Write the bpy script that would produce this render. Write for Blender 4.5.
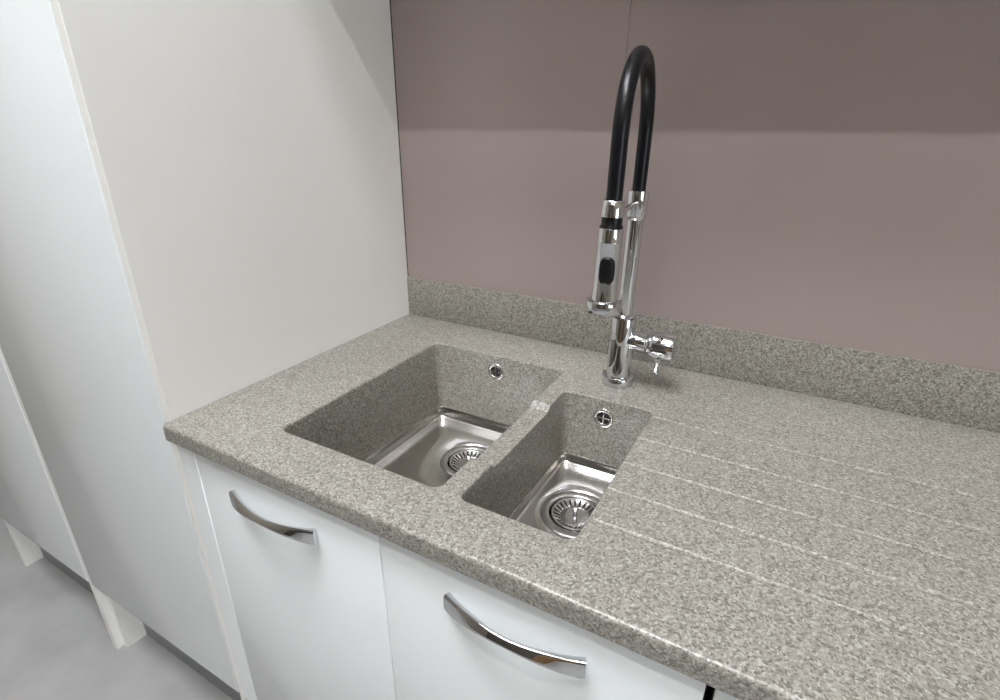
import bpy, bmesh, math
from mathutils import Vector, Matrix

for o in list(bpy.data.objects):
    bpy.data.objects.remove(o, do_unlink=True)
sc = bpy.context.scene
C = sc.collection

# ------------------------------------------------------------------ camera
YAW, PITCH, ROLL, FPX = -0.5115315, 0.3960828, 0.0024907, 536.353
cy, sy, cp, sp = math.cos(YAW), math.sin(YAW), math.cos(PITCH), math.sin(PITCH)
fw = Vector((sy * cp, cy * cp, -sp)); rt = Vector((cy, -sy, 0)); up = rt.cross(fw)
cr, sr = math.cos(ROLL), math.sin(ROLL)
r2 = rt * cr + up * sr; u2 = up * cr - rt * sr
cam = bpy.data.cameras.new('camera'); cam_o = bpy.data.objects.new('camera', cam); C.objects.link(cam_o)
cam.sensor_fit = 'HORIZONTAL'; cam.sensor_width = 36.0; cam.lens = FPX * 36.0 / 1000.0
cam.clip_start = 0.02
m = Matrix.Identity(4)
for i in range(3):
    m[i][0] = r2[i]; m[i][1] = u2[i]; m[i][2] = -fw[i]
m.translation = Vector((0.83082, -1.00923, 1.34))
cam_o.matrix_world = m
sc.camera = cam_o

# ------------------------------------------------------------------ world, exposure
w = bpy.data.worlds.new('world'); sc.world = w; w.use_nodes = True
w.node_tree.nodes['Background'].inputs[0].default_value = (0.75, 0.82, 0.95, 1)
w.node_tree.nodes['Background'].inputs[1].default_value = 0.3
vs = sc.view_settings
vs.view_transform = 'Standard'; vs.look = 'None'; vs.gamma = 1.0; vs.use_curve_mapping = False
vs.exposure = 0.08
sc.cycles.blur_glossy = 0.05
TUBE_NEAR = 265.0      # emission of the slim tube above the worktop
TUBE_FAR = 38.0        # emission of the second row
OVERHEAD_FILL = 41.0       # emission of flush panels added to brighten the worktop from above
PANEL_FILL = 10.0           # emission of the other flush panels, added as fill
WINDOW_FILL = 3.2          # emission of the made-up window panes, fill from the right

# ------------------------------------------------------------------ materials
def principled(name, col, rough=0.5, metal=0.0, spec=0.5, coat=0.0):
    mt = bpy.data.materials.new(name); mt.use_nodes = True
    b = mt.node_tree.nodes['Principled BSDF']
    b.inputs['Base Color'].default_value = (*col, 1)
    b.inputs['Roughness'].default_value = rough
    b.inputs['Metallic'].default_value = metal
    b.inputs['Specular IOR Level'].default_value = spec
    b.inputs['Coat Weight'].default_value = coat
    b.inputs['Coat Roughness'].default_value = 0.04
    return mt, mt.node_tree.nodes, mt.node_tree.links, b

def noisy(name, col, rough, metal=0.0, scale=30.0, amt=0.06, bump=0.0, spec=0.5, coat=0.0, stretch=None, ramt=0.0):
    mt, n, l, b = principled(name, col, rough, metal, spec, coat)
    tc = n.new('ShaderNodeTexCoord'); nz = n.new('ShaderNodeTexNoise'); nz.inputs['Scale'].default_value = scale
    nz.inputs['Detail'].default_value = 4
    if stretch:
        mp = n.new('ShaderNodeMapping'); mp.inputs['Scale'].default_value = stretch
        l.new(tc.outputs['Object'], mp.inputs['Vector']); l.new(mp.outputs[0], nz.inputs['Vector'])
    else:
        l.new(tc.outputs['Object'], nz.inputs['Vector'])
    rp = n.new('ShaderNodeValToRGB')
    rp.color_ramp.elements[0].position = 0.3; rp.color_ramp.elements[1].position = 0.7
    rp.color_ramp.elements[0].color = (*[c * (1 - amt) for c in col], 1)
    rp.color_ramp.elements[1].color = (*[min(1, c * (1 + amt)) for c in col], 1)
    l.new(nz.outputs['Fac'], rp.inputs[0]); l.new(rp.outputs[0], b.inputs['Base Color'])
    if ramt:
        mr = n.new('ShaderNodeMapRange'); mr.inputs['To Min'].default_value = max(0.01, rough - ramt); mr.inputs['To Max'].default_value = rough + ramt
        l.new(nz.outputs['Fac'], mr.inputs['Value']); l.new(mr.outputs[0], b.inputs['Roughness'])
    if bump:
        bp = n.new('ShaderNodeBump'); bp.inputs['Strength'].default_value = bump; bp.inputs['Distance'].default_value = 0.001
        l.new(nz.outputs['Fac'], bp.inputs['Height']); l.new(bp.outputs[0], b.inputs['Normal'])
    return mt

def speckle():
    mt, n, l, b = principled('speckled solid surface', (0.4, 0.38, 0.34), 0.32)
    tc = n.new('ShaderNodeTexCoord')
    def chips(scale, stops):
        v = n.new('ShaderNodeTexVoronoi'); v.inputs['Scale'].default_value = scale
        l.new(tc.outputs['Object'], v.inputs['Vector'])
        sx = n.new('ShaderNodeSeparateColor'); l.new(v.outputs['Color'], sx.inputs[0])
        r = n.new('ShaderNodeValToRGB'); r.color_ramp.interpolation = 'CONSTANT'
        e = r.color_ramp.elements
        e[0].position = 0.0; e[0].color = (*stops[0][1], 1)
        e[1].position = stops[1][0]; e[1].color = (*stops[1][1], 1)
        for p, c in stops[2:]:
            k = e.new(p); k.color = (*c, 1)
        l.new(sx.outputs[0], r.inputs[0])
        return r
    a = chips(430.0, [(0, (0.13, 0.12, 0.105)), (0.15, (0.24, 0.225, 0.195)), (0.36, (0.36, 0.34, 0.30)), (0.66, (0.46, 0.44, 0.39)), (0.88, (0.62, 0.60, 0.55))])
    c = chips(900.0, [(0, (0.16, 0.15, 0.13)), (0.18, (0.32, 0.30, 0.265)), (0.6, (0.44, 0.42, 0.37)), (0.9, (0.58, 0.56, 0.52))])
    mx = n.new('ShaderNodeMix'); mx.data_type = 'RGBA'; mx.inputs['Factor'].default_value = 0.3
    l.new(a.outputs[0], mx.inputs['A']); l.new(c.outputs[0], mx.inputs['B'])
    hs = n.new('ShaderNodeHueSaturation'); hs.inputs['Value'].default_value = 0.73
    l.new(mx.outputs['Result'], hs.inputs['Color']); l.new(hs.outputs[0], b.inputs['Base Color'])
    nz = n.new('ShaderNodeTexNoise'); nz.inputs['Scale'].default_value = 500
    l.new(tc.outputs['Object'], nz.inputs['Vector'])
    bp = n.new('ShaderNodeBump'); bp.inputs['Strength'].default_value = 0.12; bp.inputs['Distance'].default_value = 0.0006
    l.new(nz.outputs['Fac'], bp.inputs['Height']); l.new(bp.outputs[0], b.inputs['Normal'])
    return mt

def emitter(name, col, strength):
    mt = bpy.data.materials.new(name); mt.use_nodes = True
    n = mt.node_tree.nodes; n.clear()
    e = n.new('ShaderNodeEmission'); o = n.new('ShaderNodeOutputMaterial')
    e.inputs[0].default_value = (*col, 1); e.inputs[1].default_value = strength
    mt.node_tree.links.new(e.outputs[0], o.inputs[0])
    return mt

M = {}
M['stone'] = speckle()
M['gloss_white'] = noisy('gloss white door', (0.85, 0.885, 0.90), 0.12, scale=3, amt=0.012)
M['satin_white'] = noisy('satin white panel', (0.87, 0.862, 0.835), 0.35, scale=2, amt=0.015)
M['wall'] = noisy('mauve wall panel', (0.335, 0.274, 0.264), 0.30, scale=2.5, amt=0.03)
M['chrome'] = noisy('chrome', (0.70, 0.71, 0.73), 0.012, 1.0, scale=12, amt=0.01)
M['steel'] = noisy('brushed steel', (0.85, 0.84, 0.83), 0.17, 1.0, scale=60, amt=0.05, stretch=(0.4, 8, 4), ramt=0.03)
M['steel_fine'] = noisy('polished steel', (0.74, 0.735, 0.73), 0.2, 1.0, scale=40, amt=0.04)
M['rubber'] = noisy('black hose rubber', (0.004, 0.0043, 0.006), 0.30, scale=200, amt=0.15, bump=0.05, spec=0.3)
M['black'] = noisy('black plastic', (0.005, 0.005, 0.006), 0.3, scale=90, amt=0.1, spec=0.3)
M['dark'] = noisy('dark cavity', (0.01, 0.009, 0.008), 0.7, scale=50, amt=0.2)
M['brown'] = noisy('dark brown edging', (0.03, 0.018, 0.008), 0.5, scale=40, amt=0.2)
M['plinth'] = noisy('grey plinth', (0.22, 0.23, 0.24), 0.4, scale=8, amt=0.05)
M['floor'] = noisy('grey vinyl floor', (0.34, 0.34, 0.34), 0.4, scale=6, amt=0.12)
M['paint'] = noisy('white ceiling paint', (0.72, 0.72, 0.70), 0.9, scale=5, amt=0.02)
M['room'] = noisy('beige wall paint', (0.30, 0.27, 0.225), 0.9, scale=5, amt=0.03)
M['front_wall'] = noisy('dark taupe display wall', (0.085, 0.072, 0.058), 0.7, scale=3, amt=0.2)
M['oak'] = noisy('oak door', (0.26, 0.15, 0.06), 0.45, scale=9, amt=0.25, stretch=(6, 6, 0.5))
M['tube_near'] = emitter('tube light', (0.96, 0.98, 1.0), TUBE_NEAR)
M['tube_far'] = emitter('tube light far', (0.96, 0.98, 1.0), TUBE_FAR)
M['over_fill'] = emitter('overhead fill panel', (0.96, 0.975, 1.0), OVERHEAD_FILL)
M['window_fill'] = emitter('glowing fill pane', (0.86, 0.94, 1.0), WINDOW_FILL)
M['panel_fill'] = emitter('ceiling fill panel', (1.0, 0.93, 0.82), PANEL_FILL)

# ------------------------------------------------------------------ helpers
def tag(o, label=None, cat=None, group=None, kind=None):
    if label: o['label'] = label
    if cat: o['category'] = cat
    if group: o['group'] = group
    if kind: o['kind'] = kind
    return o

def empty(name, loc, label, cat, group=None):
    o = bpy.data.objects.new(name, None); C.objects.link(o); o.location = loc
    o.empty_display_size = 0.05
    bpy.context.view_layer.update()
    return tag(o, label, cat, group)

def world_loc(o):
    v = Vector((0, 0, 0))
    while o is not None:
        v = v + Vector(o.location); o = o.parent
    return v

def obj(name, bm, mat, parent=None, smooth=40, origin=None):
    """bm is in world coordinates; origin becomes the object's origin (else the world's)."""
    bmesh.ops.recalc_face_normals(bm, faces=bm.faces)
    org = Vector(origin) if origin is not None else Vector((0, 0, 0))
    if origin is not None:
        bmesh.ops.translate(bm, verts=bm.verts, vec=-org)
    me = bpy.data.meshes.new(name); bm.to_mesh(me); bm.free()
    me.materials.append(M[mat])
    if smooth:
        for p in me.polygons: p.use_smooth = True
        try: me.set_sharp_from_angle(angle=math.radians(smooth))
        except Exception: pass
    o = bpy.data.objects.new(name, me); C.objects.link(o)
    if parent is not None:
        o.parent = parent
        o.location = org - world_loc(parent)
    else:
        o.location = org
    return o

def box(bm, x0, x1, y0, y1, z0, z1, bev=0.0, seg=2):
    g = bmesh.ops.create_cube(bm, size=1.0)
    vs_ = g['verts']
    bmesh.ops.scale(bm, verts=vs_, vec=(x1 - x0, y1 - y0, z1 - z0))
    bmesh.ops.translate(bm, verts=vs_, vec=((x0 + x1) / 2, (y0 + y1) / 2, (z0 + z1) / 2))
    if bev:
        es = list({e for v in vs_ for e in v.link_edges})
        bmesh.ops.bevel(bm, geom=es, offset=bev, segments=seg, affect='EDGES', profile=0.5)
    return bm

def B(*a, **k):
    return box(bmesh.new(), *a, **k)

def lathe(bm, prof, mat4=None, seg=40, cap0=True, cap1=True):
    """prof: list of (radius, height) along local z."""
    mat4 = mat4 or Matrix.Identity(4)
    rings = []
    for r, z in prof:
        rings.append([bm.verts.new(mat4 @ Vector((r * math.cos(2 * math.pi * k / seg), r * math.sin(2 * math.pi * k / seg), z))) for k in range(seg)])
    for a, b in zip(rings, rings[1:]):
        for k in range(seg):
            bm.faces.new((a[k], a[(k + 1) % seg], b[(k + 1) % seg], b[k]))
    if cap0: bm.faces.new(rings[0])
    if cap1: bm.faces.new(rings[-1])
    return bm

def frame(loc, axis):
    """matrix whose local z runs along axis, at loc"""
    q = Vector(axis).normalized().to_track_quat('Z', 'Y')
    return Matrix.Translation(Vector(loc)) @ q.to_matrix().to_4x4()

def tube(bm, pts, rad, seg=20, caps=True):
    pts = [Vector(p) for p in pts]
    rings = []; prev = None
    for i, p in enumerate(pts):
        t = (pts[min(i + 1, len(pts) - 1)] - pts[max(i - 1, 0)]).normalized()
        if prev is None:
            ref = Vector((1, 0, 0)) if abs(t.x) < 0.9 else Vector((0, 1, 0))
            nrm = (ref - t * ref.dot(t)).normalized()
        else:
            nrm = (prev - t * prev.dot(t)).normalized()
        prev = nrm; bn = t.cross(nrm)
        r = rad[i] if isinstance(rad, (list, tuple)) else rad
        rings.append([bm.verts.new(p + nrm * r * math.cos(2 * math.pi * k / seg) + bn * r * math.sin(2 * math.pi * k / seg)) for k in range(seg)])
    for a, b in zip(rings, rings[1:]):
        for k in range(seg):
            bm.faces.new((a[k], a[(k + 1) % seg], b[(k + 1) % seg], b[k]))
    if caps:
        bm.faces.new(rings[0]); bm.faces.new(rings[-1])
    return bm

def rrect(x0, x1, y0, y1, r, n=8, m=0):
    out = []
    for cx_, cy_, a0 in ((x1 - r, y1 - r, 0), (x0 + r, y1 - r, 90), (x0 + r, y0 + r, 180), (x1 - r, y0 + r, 270)):
        for k in range(n + 1):
            a = math.radians(a0 + 90 * k / n)
            out.append((cx_ + r * math.cos(a), cy_ + r * math.sin(a)))
    if m:
        full = []
        for i, p in enumerate(out):
            full.append(p)
            if i % (n + 1) == n:
                q = out[(i + 1) % len(out)]
                full += [(p[0] + (q[0] - p[0]) * k / (m + 1), p[1] + (q[1] - p[1]) * k / (m + 1)) for k in range(1, m + 1)]
        out = full
    return out

def loft(bm, rings, cap0=False, cap1=False):
    vr = [[bm.verts.new(p) for p in ring] for ring in rings]
    n = len(vr[0])
    for a, b in zip(vr, vr[1:]):
        for k in range(n):
            bm.faces.new((a[k], a[(k + 1) % n], b[(k + 1) % n], b[k]))
    if cap0: bm.faces.new(vr[0])
    if cap1: bm.faces.new(vr[-1])
    return bm

def struct(o):
    return tag(o, kind='structure')

# ------------------------------------------------------------------ room shell
RX0, RX1, RY0, RY1, RZ = -1.9, 3.2, -5.6, 0.016, 3.8
struct(obj('floor', B(RX0, RX1, RY0, RY1, -0.05, 0.0), 'floor', smooth=0))
struct(obj('ceiling', B(RX0, RX1, RY0, RY1, RZ, RZ + 0.05), 'paint', smooth=0))
struct(obj('wall_left', B(RX0 - 0.05, RX0, RY0, RY1, 0, RZ), 'room', smooth=0))
struct(obj('wall_right', B(RX1, RX1 + 0.05, RY0, RY1, 0, RZ), 'room', smooth=0))
struct(obj('wall_front', B(RX0, RX1, RY0 - 0.05, RY0, 0, RZ), 'front_wall', smooth=0))
wb = struct(obj('wall_back', B(RX0, RX1, RY1, RY1 + 0.05, 0, RZ), 'dark', smooth=0))
wb['label'] = 'back wall clad in mauve panels behind the tap'
WY = 0.006
for x0, x1 in ((0.0007, 0.5077), (0.5084, 1.6), (1.6014, RX1 - 0.001)):
    obj('wall_panel', B(x0, x1, WY, RY1, 0.0005, RZ - 0.001, bev=0.0008, seg=1), 'wall', wb)
# wooden door in the wall behind the photographer
d1 = obj('door_1', B(0.55, 1.40, RY0, RY0 + 0.04, 0, 2.05, bev=0.004), 'oak')
struct(d1)
hd = lathe(bmesh.new(), [(0.022, 0), (0.022, 0.006), (0.010, 0.008), (0.010, 0.04), (0.022, 0.045), (0.024, 0.06), (0.012, 0.068)], frame((0.62, RY0 + 0.04, 1.0), (0, 1, 0)), 24)
obj('door_handle', hd, 'chrome', d1)

# made-up window in the right wall, glowing to brighten the left panel
wx = RX1 - 0.03
wn = obj('fill_window_1', B(wx - 0.002, RX1 - 0.0005, -2.62, -1.08, 0.68, 2.02, bev=0.003), 'paint')
struct(wn)
for k in range(2):
    y0 = -2.58 + 0.75 * k
    obj('pane', B(wx - 0.008, wx - 0.0015, y0, y0 + 0.71, 0.72, 1.98), 'window_fill', wn, smooth=0)

# ------------------------------------------------------------------ ceiling lamps
def tube_lamp(x0, x1, y, mat, label):
    z = RZ - 0.1
    e = empty('tube_lamp', ((x0 + x1) / 2, y, RZ), label, 'ceiling lamp', 'tube lamps on the ceiling')
    obj('housing', B(x0 - 0.03, x1 + 0.03, y - 0.03, y + 0.03, z + 0.035, RZ, bev=0.004), 'paint', e)
    for xe in (x0, x1):
        obj('holder', B(xe - 0.012, xe + 0.012, y - 0.018, y + 0.018, z - 0.018, z + 0.036, bev=0.003), 'paint', e)
    t = tube(bmesh.new(), [(x0 + 0.012, y, z), (x1 - 0.012, y, z)], 0.013, 12)
    obj('tube', t, mat, e)
tube_lamp(0.1, 1.60, -1.881, 'tube_near', 'slim white tube lamp on the ceiling above the worktop')
tube_lamp(-0.20, 1.30, -2.96, 'tube_far', 'second slim tube lamp farther from the worktop')
for x, y, mat, lab in ((-0.25, -1.25, 'over_fill', 'added square fill lamp over the left half of the worktop'),
                  (0.60, -1.25, 'over_fill', 'added square fill lamp over the drainer side of the worktop'),
                  (2.5, -2.2, 'panel_fill', 'added square fill lamp nearest the made-up window'),
                  (0.8, -4.3, 'panel_fill', 'added square fill lamp in front of the oak door'),
                  (2.5, -4.3, 'panel_fill', 'added square fill lamp in the far right room corner')):
    e = empty('fill_lamp', (x, y, RZ), lab, 'ceiling lamp', 'added flush fill lamps on the ceiling')  # square lamps added for fill and for steep light on the worktop
    fr = bmesh.new()
    for a in ((x - 0.32, x + 0.32, y - 0.32, y - 0.29), (x - 0.32, x + 0.32, y + 0.29, y + 0.32), (x - 0.32, x - 0.29, y - 0.29, y + 0.29), (x + 0.29, x + 0.32, y - 0.29, y + 0.29)):
        box(fr, *a, RZ - 0.022, RZ)
    obj('frame', fr, 'paint', e, smooth=0)
    obj('diffuser', B(x - 0.29, x + 0.29, y - 0.29, y + 0.29, RZ - 0.016, RZ - 0.001), mat, e, smooth=0)

# ------------------------------------------------------------------ worktop with moulded bowls
ZT, ZB, YF = 0.900, 0.870, -0.627
WX1 = 1.90
BIG = (0.1738, 0.4760, -0.5425, -0.1218)       # x0, x1, y0, y1 of the bowl walls
SML = (0.5095, 0.6680, -0.5455, -0.1960)
wt = empty('worktop', (0.0, 0.0, ZB), 'speckled grey solid-surface worktop with two moulded sink bowls and drainer grooves', 'worktop')

def slab_mesh():
    bm = bmesh.new()
    prof = []
    R = 0.006
    for k in range(7):
        a = math.radians(90 + 90 * k / 6)
        prof.append((YF + R + R * math.cos(a), ZT - R + R * math.sin(a)))
    R = 0.003
    for k in range(5):
        a = math.radians(180 + 90 * k / 4)
        prof.append((YF + R + R * math.cos(a), ZB + R + R * math.sin(a)))
    prof += [(WY - 0.0002, ZB), (WY - 0.0002, ZT)]
    loft(bm, [[(0.0005, y, z) for y, z in prof], [(WX1, y, z) for y, z in prof]], True, True)
    bmesh.ops.recalc_face_normals(bm, faces=bm.faces)
    return bm

def to_tmp(bm, name):
    bmesh.ops.recalc_face_normals(bm, faces=bm.faces)
    me = bpy.data.meshes.new(name); bm.to_mesh(me); bm.free()
    o = bpy.data.objects.new(name, me); C.objects.link(o)
    return o

def bowl_cutter(b, r=0.013, f=0.0038):
    x0, x1, y0, y1 = b
    rings = [[(x, y, ZB - 0.01) for x, y in rrect(x0, x1, y0, y1, r)]]
    for k in range(6):
        a = math.radians(90 * k / 5)
        d = f * (1 - math.cos(a)); z = ZT - f + f * math.sin(a)
        rings.append([(x, y, z) for x, y in rrect(x0 - d, x1 + d, y0 - d, y1 + d, r + d)])
    d = f
    rings.append([(x, y, ZT + 0.01) for x, y in rrect(x0 - d, x1 + d, y0 - d, y1 + d, r + d)])
    return loft(bmesh.new(), rings, True, True)

def dip_cutter():
    xs = (0.4735 - 0.02, 0.5125 + 0.02)
    zt, zb = ZT + 0.01, ZT - 0.0108
    def ease(y0, y1, z0, z1, n=6):
        return [(y0 + (y1 - y0) * k / n, z0 + (z1 - z0) * (0.5 - 0.5 * math.cos(math.pi * k / n))) for k in range(n + 1)]
    prof = [(-0.464, zt)] + ease(-0.464, -0.450, ZT + 0.0004, zb) + ease(-0.274, -0.256, zb, ZT + 0.0004) + [(-0.256, zt)]
    return loft(bmesh.new(), [[(x, y, z) for y, z in prof] for x in xs], True, True)

def groove_cutter(y, x0=0.60, x1=1.10, r=0.0070, dep=0.0014):
    z = ZT + r - dep
    pts = [(x0, y, z), (x1, y, z)]
    rad = [r, r]
    for k in range(1, 6):
        a = math.radians(90 * k / 5)
        pts.append((x1 + 2 * r * math.sin(a), y, z)); rad.append(max(r * math.cos(a), 0.0004))
    return tube(bmesh.new(), pts, rad, 24)

slab_o = to_tmp(slab_mesh(), 'slab')
GROOVES = (-0.2165, -0.2925, -0.3665, -0.4335, -0.5010)
cut = [to_tmp(bowl_cutter(BIG), 'c'), to_tmp(bowl_cutter(SML), 'c'), to_tmp(dip_cutter(), 'c')]
cut += [to_tmp(groove_cutter(y), 'c') for y in GROOVES]
for c in cut:
    md = slab_o.modifiers.new('b', 'BOOLEAN'); md.operation = 'DIFFERENCE'; md.object = c; md.solver = 'EXACT'
bpy.context.view_layer.update()
dg = bpy.context.evaluated_depsgraph_get()
me = bpy.data.meshes.new_from_object(slab_o.evaluated_get(dg))
bpy.data.objects.remove(slab_o, do_unlink=True)
for c in cut: bpy.data.objects.remove(c, do_unlink=True)
bm = bmesh.new(); bm.from_mesh(me); me.materials.clear()
bmesh.ops.remove_doubles(bm, verts=bm.verts, dist=0.00002)
obj('slab', bm, 'stone', wt, smooth=30)

us = B(0.0005, WX1, -0.0, WY - 0.0002, ZT, ZT + 0.0966, bev=0.0012, seg=2)
tag(obj('upstand', us, 'stone', wt), 'speckled grey upstand along the back wall')

def make_bowl(b, zrim, zfloor, drain, label, ovx):
    x0, x1, y0, y1 = b
    r = 0.013
    def ring(d, z, rr=None):
        return [(x, y, z) for x, y in rrect(x0 + d, x1 - d, y0 + d, y1 - d, max(0.003, (rr or r)), 8, 14)]
    T = 0.010
    def oring(z):
        return [(x, y, z) for x, y in rrect(x0 - T, x1 + T, y0 - T, y1 + T, r + T, 8, 14)]
    bm = bmesh.new()
    loft(bm, [oring(ZB - 0.0002), oring(zrim - 0.03), ring(0.0, zrim - 0.03), ring(0, zrim), ring(0, ZB), ring(0, ZB + 0.0002)])
    bowl = obj('bowl', bm, 'stone', wt, smooth=35)
    bowl['label'] = label
    # pressed steel base: short upright lip, cove, floor falling to the drain
    dx, dy = drain
    f = 0.006
    rings = [ring(0.0003, zrim), ring(0.0022, zrim + 0.0004), ring(0.0030, zrim - 0.0008), ring(0.0034, zfloor + f)]
    for k in range(1, 7):
        a = math.radians(90 * k / 6)
        d = 0.0034 + f * (1 - math.cos(a)); z = zfloor + f * (1 - math.sin(a))
        rings.append([(x, y, z) for x, y in rrect(x0 + d, x1 - d, y0 + d, y1 - d, 0.012, 8, 14)])
    last = rings[-1]
    def circ(rad, z):
        out = []
        for x, y, _ in last:
            a = math.atan2(y - dy, x - dx)
            out.append((dx + rad * math.cos(a), dy + rad * math.sin(a), z))
        return out
    def mixr(t, rad, z):
        return [(p[0] * (1 - t) + q[0] * t, p[1] * (1 - t) + q[1] * t, z) for p, q in zip(last, circ(rad, z))]
    # keep the drain surround fully circular
    rings.append(mixr(0.5, 0.063, zfloor - 0.0012))
    rings.append(circ(0.0605, zfloor - 0.0016))
    rings.append(circ(0.0588, zfloor - 0.0034))
    rings.append(circ(0.0560, zfloor - 0.0050))
    sb = loft(bmesh.new(), rings)
    tag(obj('steel_base', sb, 'steel', bowl, smooth=50), 'brushed stainless steel floor of the bowl')
    zf = zfloor - 0.0034
    fl = lathe(bmesh.new(), [(0.0575, zf - 0.0012), (0.0570, zf + 0.0006), (0.0555, zf + 0.0012), (0.0500, zf + 0.0011), (0.0455, zf + 0.0009), (0.0440, zf - 0.0002), (0.0425, zf - 0.0045), (0.0415, zf - 0.010), (0.0405, zf - 0.045)],
               Matrix.Translation((dx, dy, 0)), 48, False, False)
    lathe(fl, [(0.0405, zf - 0.045), (0.001, zf - 0.047)], Matrix.Translation((dx, dy, 0)), 48, False, True)
    obj('drain_flange', fl, 'steel_fine', bowl, smooth=50)
    # overflow: chrome ring, dark disc painted for the shaded hole, and a cross
    oz = 0.8640
    F = frame((ovx, y1, oz), (0, -1, 0))
    ov = lathe(bmesh.new(), [(0.0185, 0.0), (0.0186, 0.0016), (0.0176, 0.0030), (0.0155, 0.0036), (0.0128, 0.0030), (0.0118, 0.0018), (0.0116, 0.0004)], F, 36, False, False)
    for hx, hz in ((0.012, 0.0011), (0.0011, 0.012)):
        box(ov, ovx - hx, ovx + hx, y1 - 0.0026, y1 - 0.0008, oz - hz, oz + hz)
    obj('overflow_ring', ov, 'steel_fine', bowl, smooth=50)
    ho = lathe(bmesh.new(), [(0.0120, 0.0001), (0.0120, 0.0005)], F, 36)
    obj('overflow_dark_disc', ho, 'dark', bowl)
    return zf

def strainer(dx, dy, zf, label):
    e = empty('strainer_basket', (dx, dy, zf - 0.006), label, 'strainer', 'strainer baskets in the sink drains')
    Tm = Matrix.Translation((dx, dy, zf))
    # rim
    bk = lathe(bmesh.new(), [(0.0392, -0.0050), (0.0402, -0.0016), (0.0394, 0.0002), (0.0376, 0.0006), (0.0362, -0.0004), (0.0358, -0.0034)], Tm, 48, False, False)
    # radial bars between the rim and the centre dish
    n = 24
    for k in range(n):
        a = 2 * math.pi * k / n
        ca, sa = math.cos(a), math.sin(a)
        prof = [(0.0368, -0.0006, 0.0029), (0.0330, -0.0030, 0.0027), (0.0285, -0.0052, 0.0024), (0.0235, -0.0062, 0.0021)]
        top = []; bot = []
        for rr, z, hw in prof:
            for lst, dz in ((top, 0.0), (bot, -0.0012)):
                lst.append([bk.verts.new((dx + rr * ca - q * hw * sa, dy + rr * sa + q * hw * ca, zf + z + dz)) for q in (-1, 1)])
        for i in range(len(prof) - 1):
            bk.faces.new((top[i][0], top[i][1], top[i + 1][1], top[i + 1][0]))
            bk.faces.new((bot[i][0], bot[i][1], bot[i + 1][1], bot[i + 1][0]))
            bk.faces.new((top[i][0], top[i + 1][0], bot[i + 1][0], bot[i][0]))
            bk.faces.new((top[i][1], top[i + 1][1], bot[i + 1][1], bot[i][1]))
    obj('basket', bk, 'steel_fine', e, smooth=50)
    ds = lathe(bmesh.new(), [(0.0250, -0.0085), (0.0250, -0.0062), (0.0240, -0.0057), (0.0140, -0.0062), (0.0060, -0.0060)], Tm, 36)
    obj('centre_dish', ds, 'steel_fine', e, smooth=50)
    gs = lathe(bmesh.new(), [(0.0300, -0.0200), (0.0365, -0.0130), (0.0400, -0.0070), (0.0402, -0.0050)], Tm, 36, True, False)  # cup whose dark colour stands in for the shade behind the slots
    obj('dark_cup', gs, 'dark', e)
    pn = lathe(bmesh.new(), [(0.0042, -0.0060), (0.0032, -0.0040), (0.0030, 0.0040), (0.0036, 0.0070), (0.0052, 0.0090), (0.0054, 0.0110), (0.0040, 0.0124), (0.0012, 0.0128)], Tm, 20)
    obj('lifting_pin', pn, 'steel_fine', e, smooth=50)

BD = (0.3290, -0.2420); SD = (0.5905, -0.3250)
zb_ = make_bowl(BIG, 0.7440, 0.7180, BD, 'wider and deeper left sink bowl of speckled grey stone', 0.3230)
zs_ = make_bowl(SML, 0.7700, 0.7525, SD, 'narrow right sink bowl of speckled grey stone', 0.5850)
strainer(*BD, zb_, 'round steel strainer basket in the drain of the wide left bowl')
strainer(*SD, zs_, 'round steel strainer basket in the drain of the narrow right bowl')

# ------------------------------------------------------------------ tap
TX, TY = 0.5815, -0.1200
HX, HY = 0.6010, -0.3060
tap = empty('kitchen_tap', (TX, TY, ZT), 'chrome kitchen tap with arched black hose and pull-down spray head behind the narrow bowl', 'tap')
TM = Matrix.Translation((TX, TY, 0))
obj('base_ring', lathe(bmesh.new(), [(0.0275, 0.9000), (0.0292, 0.9008), (0.0294, 0.9020), (0.0294, 0.9150), (0.0286, 0.9168), (0.0255, 0.9175), (0.0225, 0.9177)], TM, 48), 'chrome', tap)
obj('body', lathe(bmesh.new(), [(0.0222, 0.9175), (0.0222, 1.0290), (0.0218, 1.0302), (0.0190, 1.0308)], TM, 48), 'chrome', tap)
obj('collar', lathe(bmesh.new(), [(0.0192, 1.0306), (0.0206, 1.0312), (0.0206, 1.0328), (0.0185, 1.0340), (0.0150, 1.0348), (0.0139, 1.0356)], TM, 48), 'chrome', tap)
obj('column', lathe(bmesh.new(), [(0.0138, 1.0345), (0.0138, 1.1990)], TM, 40), 'chrome', tap)
obj('sleeve', lathe(bmesh.new(), [(0.0138, 1.1985), (0.0152, 1.1995), (0.0172, 1.2060), (0.0178, 1.2390), (0.0174, 1.2445), (0.0154, 1.2455), (0.0128, 1.2452)], TM, 40), 'chrome', tap)
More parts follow.
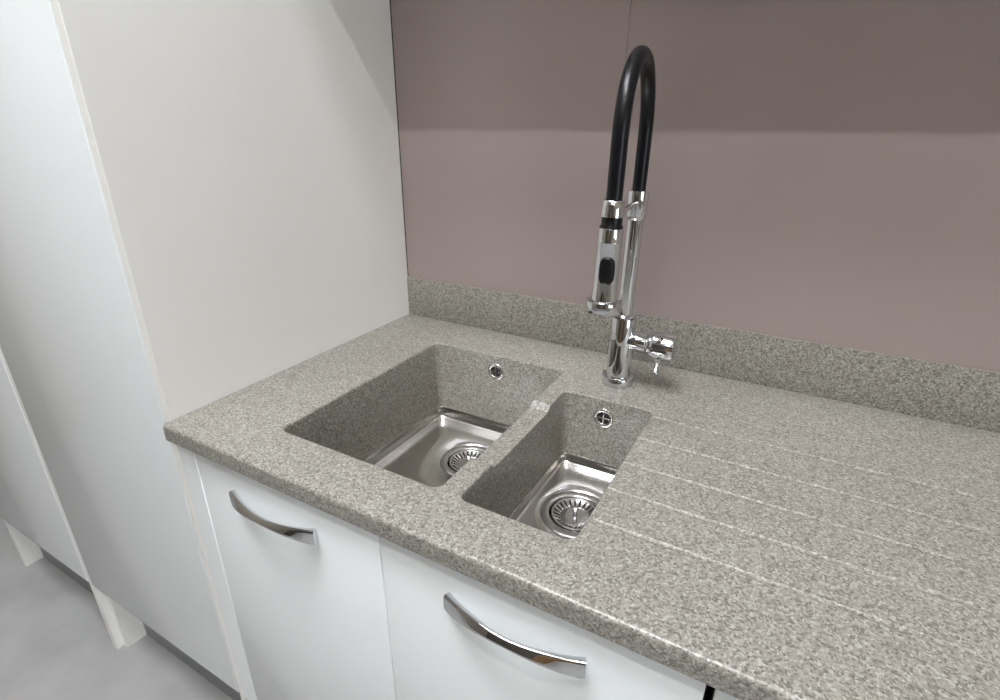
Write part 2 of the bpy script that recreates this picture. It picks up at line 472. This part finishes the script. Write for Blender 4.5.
# side barrel with its cap and pin lever
BZ = 0.9885
obj('barrel', lathe(bmesh.new(), [(0.0172, 0.012), (0.0172, 0.0435), (0.0162, 0.0450)], frame((TX, TY, BZ), (1, 0, 0)), 36), 'chrome', tap)
kn = obj('knob', lathe(bmesh.new(), [(0.0120, 0.0450), (0.0120, 0.0470), (0.0170, 0.0474), (0.0182, 0.0490), (0.0182, 0.0530), (0.0232, 0.0545), (0.0246, 0.0570), (0.0250, 0.0600), (0.0250, 0.0890), (0.0240, 0.0930), (0.0205, 0.0945)], frame((TX, TY, BZ), (1, 0, 0)), 44), 'chrome', tap)
pv = Vector((TX + 0.0700, TY, BZ)); pd = Vector((0.02, -0.50, -0.86)).normalized()
obj('lever', lathe(bmesh.new(), [(0.0058, 0.0220), (0.0058, 0.0275), (0.0040, 0.0290), (0.0038, 0.0430), (0.0048, 0.0445), (0.0050, 0.0500), (0.0036, 0.0525)], frame(pv, pd), 20), 'chrome', kn)
# arched hose
pts = []
z0, ztop = 1.236, 1.4275
sx_, sy_ = HX - TX, HY - TY
N = 48
zs0 = 1.325
for k in range(5):
    pts.append((TX, TY, z0 + (zs0 - z0) * k / 5))
for k in range(N + 1):
    a = math.pi * k / N
    t = 0.5 - 0.5 * math.cos(a)
    pts.append((TX + sx_ * t, TY + sy_ * t, zs0 + (ztop - zs0) * math.sin(a) ** 0.92))
for k in range(1, 6):
    pts.append((HX, HY, zs0 + (1.246 - zs0) * k / 5))
tag(obj('hose', tube(bmesh.new(), pts, 0.0108, 24), 'rubber', tap, smooth=60), 'black rubber hose arching over the tap')
# bracket that holds the spray head
b0 = Vector((TX, TY, 1.2270)); b1 = Vector((HX, HY, 1.2290)); dv = (b1 - b0).normalized()
obj('bracket', tube(bmesh.new(), [b0 + dv * 0.0165, b0 + dv * (( b1 - b0).length - 0.012)], 0.0044, 16), 'chrome', tap)
HM = Matrix.Translation((HX, HY, 0))
sh = obj('spray_head', lathe(bmesh.new(), [(0.0148, 1.2160), (0.0164, 1.2150), (0.0168, 1.2130), (0.0170, 1.1982), (0.01745, 1.1976), (0.01745, 1.1968), (0.0172, 1.1962), (0.0177, 1.1350), (0.0188, 1.1160)], HM, 44), 'chrome', tap)
obj('holder_ring', lathe(bmesh.new(), [(0.0118, 1.2508), (0.0136, 1.2512), (0.0146, 1.2500), (0.0160, 1.2330), (0.0160, 1.2302), (0.0140, 1.2296)], HM, 40), 'chrome', sh)
obj('neck', lathe(bmesh.new(), [(0.0138, 1.2298), (0.0138, 1.2195), (0.0158, 1.2170), (0.0158, 1.2154)], HM, 36), 'black', sh)
obj('nozzle', lathe(bmesh.new(), [(0.0180, 1.1165), (0.0222, 1.1160), (0.0246, 1.1145), (0.0252, 1.1125), (0.0252, 1.1005), (0.0246, 1.0985), (0.0210, 1.0975)], HM, 44), 'chrome', sh)
# oval rocker button, wrapped on the head, facing the room
bm = bmesh.new()
fd = Vector((0.28, -1.0, 0)).normalized(); sd = Vector((-fd.y, fd.x, 0))
cb = Vector((HX, HY, 1.1600))
nu, nv = 20, 6
hw, hh = 0.0106, 0.0186
ringsb = []
for j, (sc_, dep) in enumerate(((1.02, -0.002), (1.0, 0.0012), (0.93, 0.0024), (0.75, 0.0029), (0.4, 0.0031))):
    rg = []
    for k in range(32):
        a = 2 * math.pi * k / 32
        ca, sa = math.cos(a), math.sin(a)
        u = hw * math.copysign(abs(ca) ** 0.62, ca) * sc_; v = hh * math.copysign(abs(sa) ** 0.62, sa) * sc_
        ang = u / 0.01745
        rr = 0.01745 + dep
        rg.append(cb + fd * (rr * math.cos(ang)) + sd * (rr * math.sin(ang)) + Vector((0, 0, v)))
    ringsb.append(rg)
loft(bm, ringsb, True, True)
obj('button', bm, 'black', sh, smooth=60)
tap.rotation_euler = (0, math.radians(0.9), 0)     # it stands a touch out of plumb

# ------------------------------------------------------------------ base cabinets
DY0, DY1 = -0.614, -0.595       # front and back face of the doors
ZD0, ZD1 = 0.2405, 0.8665
def make_handle(parent, xc, zc):
    """bow handle: flat flared feet on the door, slimmer twisted middle standing clear"""
    L = 0.0885
    n = 40
    rings = []
    for i in range(n + 1):
        s = -1 + 2 * i / n
        x = xc + L * s
        c = 1 - s * s
        yo = 0.0058 + 0.0170 * c ** 0.85
        h = 0.0124 * (0.42 + 0.58 * abs(s) ** 1.6)        # half height
        t = 0.0038 + 0.0018 * abs(s) ** 5                           # half thickness
        z = zc + 0.0020 * c
        tw = math.radians(34) * c                         # middle leans back so that its top face looks up
        dyds = -0.0170 * 0.85 * 2 * s / max(0.12, c) ** 0.15 / L
        ta = Vector((1, -dyds, 0)).normalized()
        nr = Vector((ta.y, -ta.x, 0))                      # outward normal (towards the room)
        if nr.y > 0: nr = -nr
        upv = Vector((0, 0, 1))
        n2 = nr * math.cos(tw) + upv * math.sin(tw); u2_ = upv * math.cos(tw) - nr * math.sin(tw)
        ctr = Vector((x, DY0 - yo, z))
        rg = []
        for k in range(20):
            a = 2 * math.pi * (k + 0.5) / 20
            ca, sa = math.cos(a), math.sin(a)
            ee = 0.45
            rg.append(ctr + u2_ * (h * math.copysign(abs(ca) ** ee, ca)) + n2 * (t * math.copysign(abs(sa) ** ee, sa)))
        rings.append(rg)
    bm = loft(bmesh.new(), rings, True, True)
    o = obj('handle', bm, 'chrome', parent, smooth=48)
    return o

def base_cabinet(x0, x1, doors, label, handles):
    e = empty('base_cabinet', ((x0 + x1) / 2, -0.30, 0.0), label, 'cabinet', 'white base cabinets under the worktop')
    cs = bmesh.new()
    T = 0.018
    box(cs, x0, x0 + T, DY1, 0.0, 0.24, ZB); box(cs, x1 - T, x1, DY1, 0.0, 0.24, ZB)
    box(cs, x0 + T, x1 - T, DY1, 0.0, 0.24, 0.24 + T); box(cs, x0 + T, x1 - T, -0.008, 0.0, 0.24 + T, ZB)
    obj('carcass', cs, 'brown', e, smooth=0)
    obj('plinth', B(x0, x1, -0.545, -0.527, 0.0, 0.24, bev=0.001, seg=1), 'plinth', e, smooth=0)
    for (a, b), hx in zip(doors, handles):
        d = obj('door', B(a, b, DY0, DY1 - 0.0005, ZD0, ZD1, bev=0.0014, seg=2), 'gloss_white', e)
        if hx is not None:
            tag(make_handle(d, hx + 0.0030, 0.8090), 'bowed chrome bar handle')
    return e
base_cabinet(0.0320, 0.8325, ((0.0480, 0.4305), (0.4325, 0.8320)),
             'white gloss base cabinet with two doors and bowed chrome handles under the sink bowls', (0.2255, 0.6255))
base_cabinet(0.8400, 1.8400, ((0.8405, 1.3400), (1.3420, 1.8400)),
             'white base cabinet right of the dark gap, at the right end of the worktop', (1.09, 1.59))
fs = B(0.0005, 0.0465, DY0, DY1 - 0.0006, ZD0, ZD1, bev=0.0012, seg=1)
tag(obj('filler_strip', fs, 'gloss_white', None, origin=(0.023, DY0, ZD0)), 'narrow white filler strip between the left sink door and tall unit', 'filler strip')

# ------------------------------------------------------------------ tall units at the left
def tall_cabinet(x0, x1, label):
    e = empty('tall_cabinet', ((x0 + x1) / 2, -0.3, 0), label, 'cabinet', 'tall white cabinets')
    obj('side_panel', B(x1 - 0.018, x1, -0.6125, WY - 0.001, 0.0, 2.25, bev=0.0008, seg=1), 'satin_white', e)
    obj('side_panel', B(x0, x0 + 0.018, -0.5945, WY - 0.001, 0.0, 2.25, bev=0.0008, seg=1), 'satin_white', e)
    cs = bmesh.new()
    box(cs, x0 + 0.018, x1 - 0.018, -0.5945, WY - 0.001, 0.24, 0.258); box(cs, x0 + 0.018, x1 - 0.018, -0.5945, WY - 0.001, 2.232, 2.25)
    box(cs, x0 + 0.018, x1 - 0.018, WY - 0.008, WY - 0.001, 0.258, 2.232)
    obj('carcass', cs, 'satin_white', e, smooth=0)
    obj('door', B(x0 + 0.0015, x1 - 0.0195, DY0, DY1, ZD0, 2.25, bev=0.0014), 'gloss_white', e)
    obj('plinth', B(x0 + 0.018, x1 - 0.018, -0.545, -0.527, 0.0, 0.24, bev=0.001, seg=1), 'plinth', e, smooth=0)
    return e
tall_cabinet(-0.600, 0.0, 'tall white cabinet whose plain side panel closes the left end of the worktop')
tall_cabinet(-1.202, -0.602, 'tall white cabinet farthest left, its low door corner just in view')

# ------------------------------------------------------------------ wall cabinet above the frame (it shades the upper wall)
CE_Y, CE_Z = -0.335, 1.758
e = empty('wall_cabinet', (0.8, WY, CE_Z), 'white wall cabinet hung over the worktop, above the view', 'cabinet')
obj('body', B(0.0008, 1.60, CE_Y + 0.020, WY - 0.0005, CE_Z, 2.35, bev=0.001, seg=1), 'satin_white', e, smooth=0)
for k in range(2):
    obj('door', B(0.0018 + 0.8 * k, 0.7995 + 0.8 * k, CE_Y, CE_Y + 0.0195, CE_Z, 2.35, bev=0.0014), 'gloss_white', e)
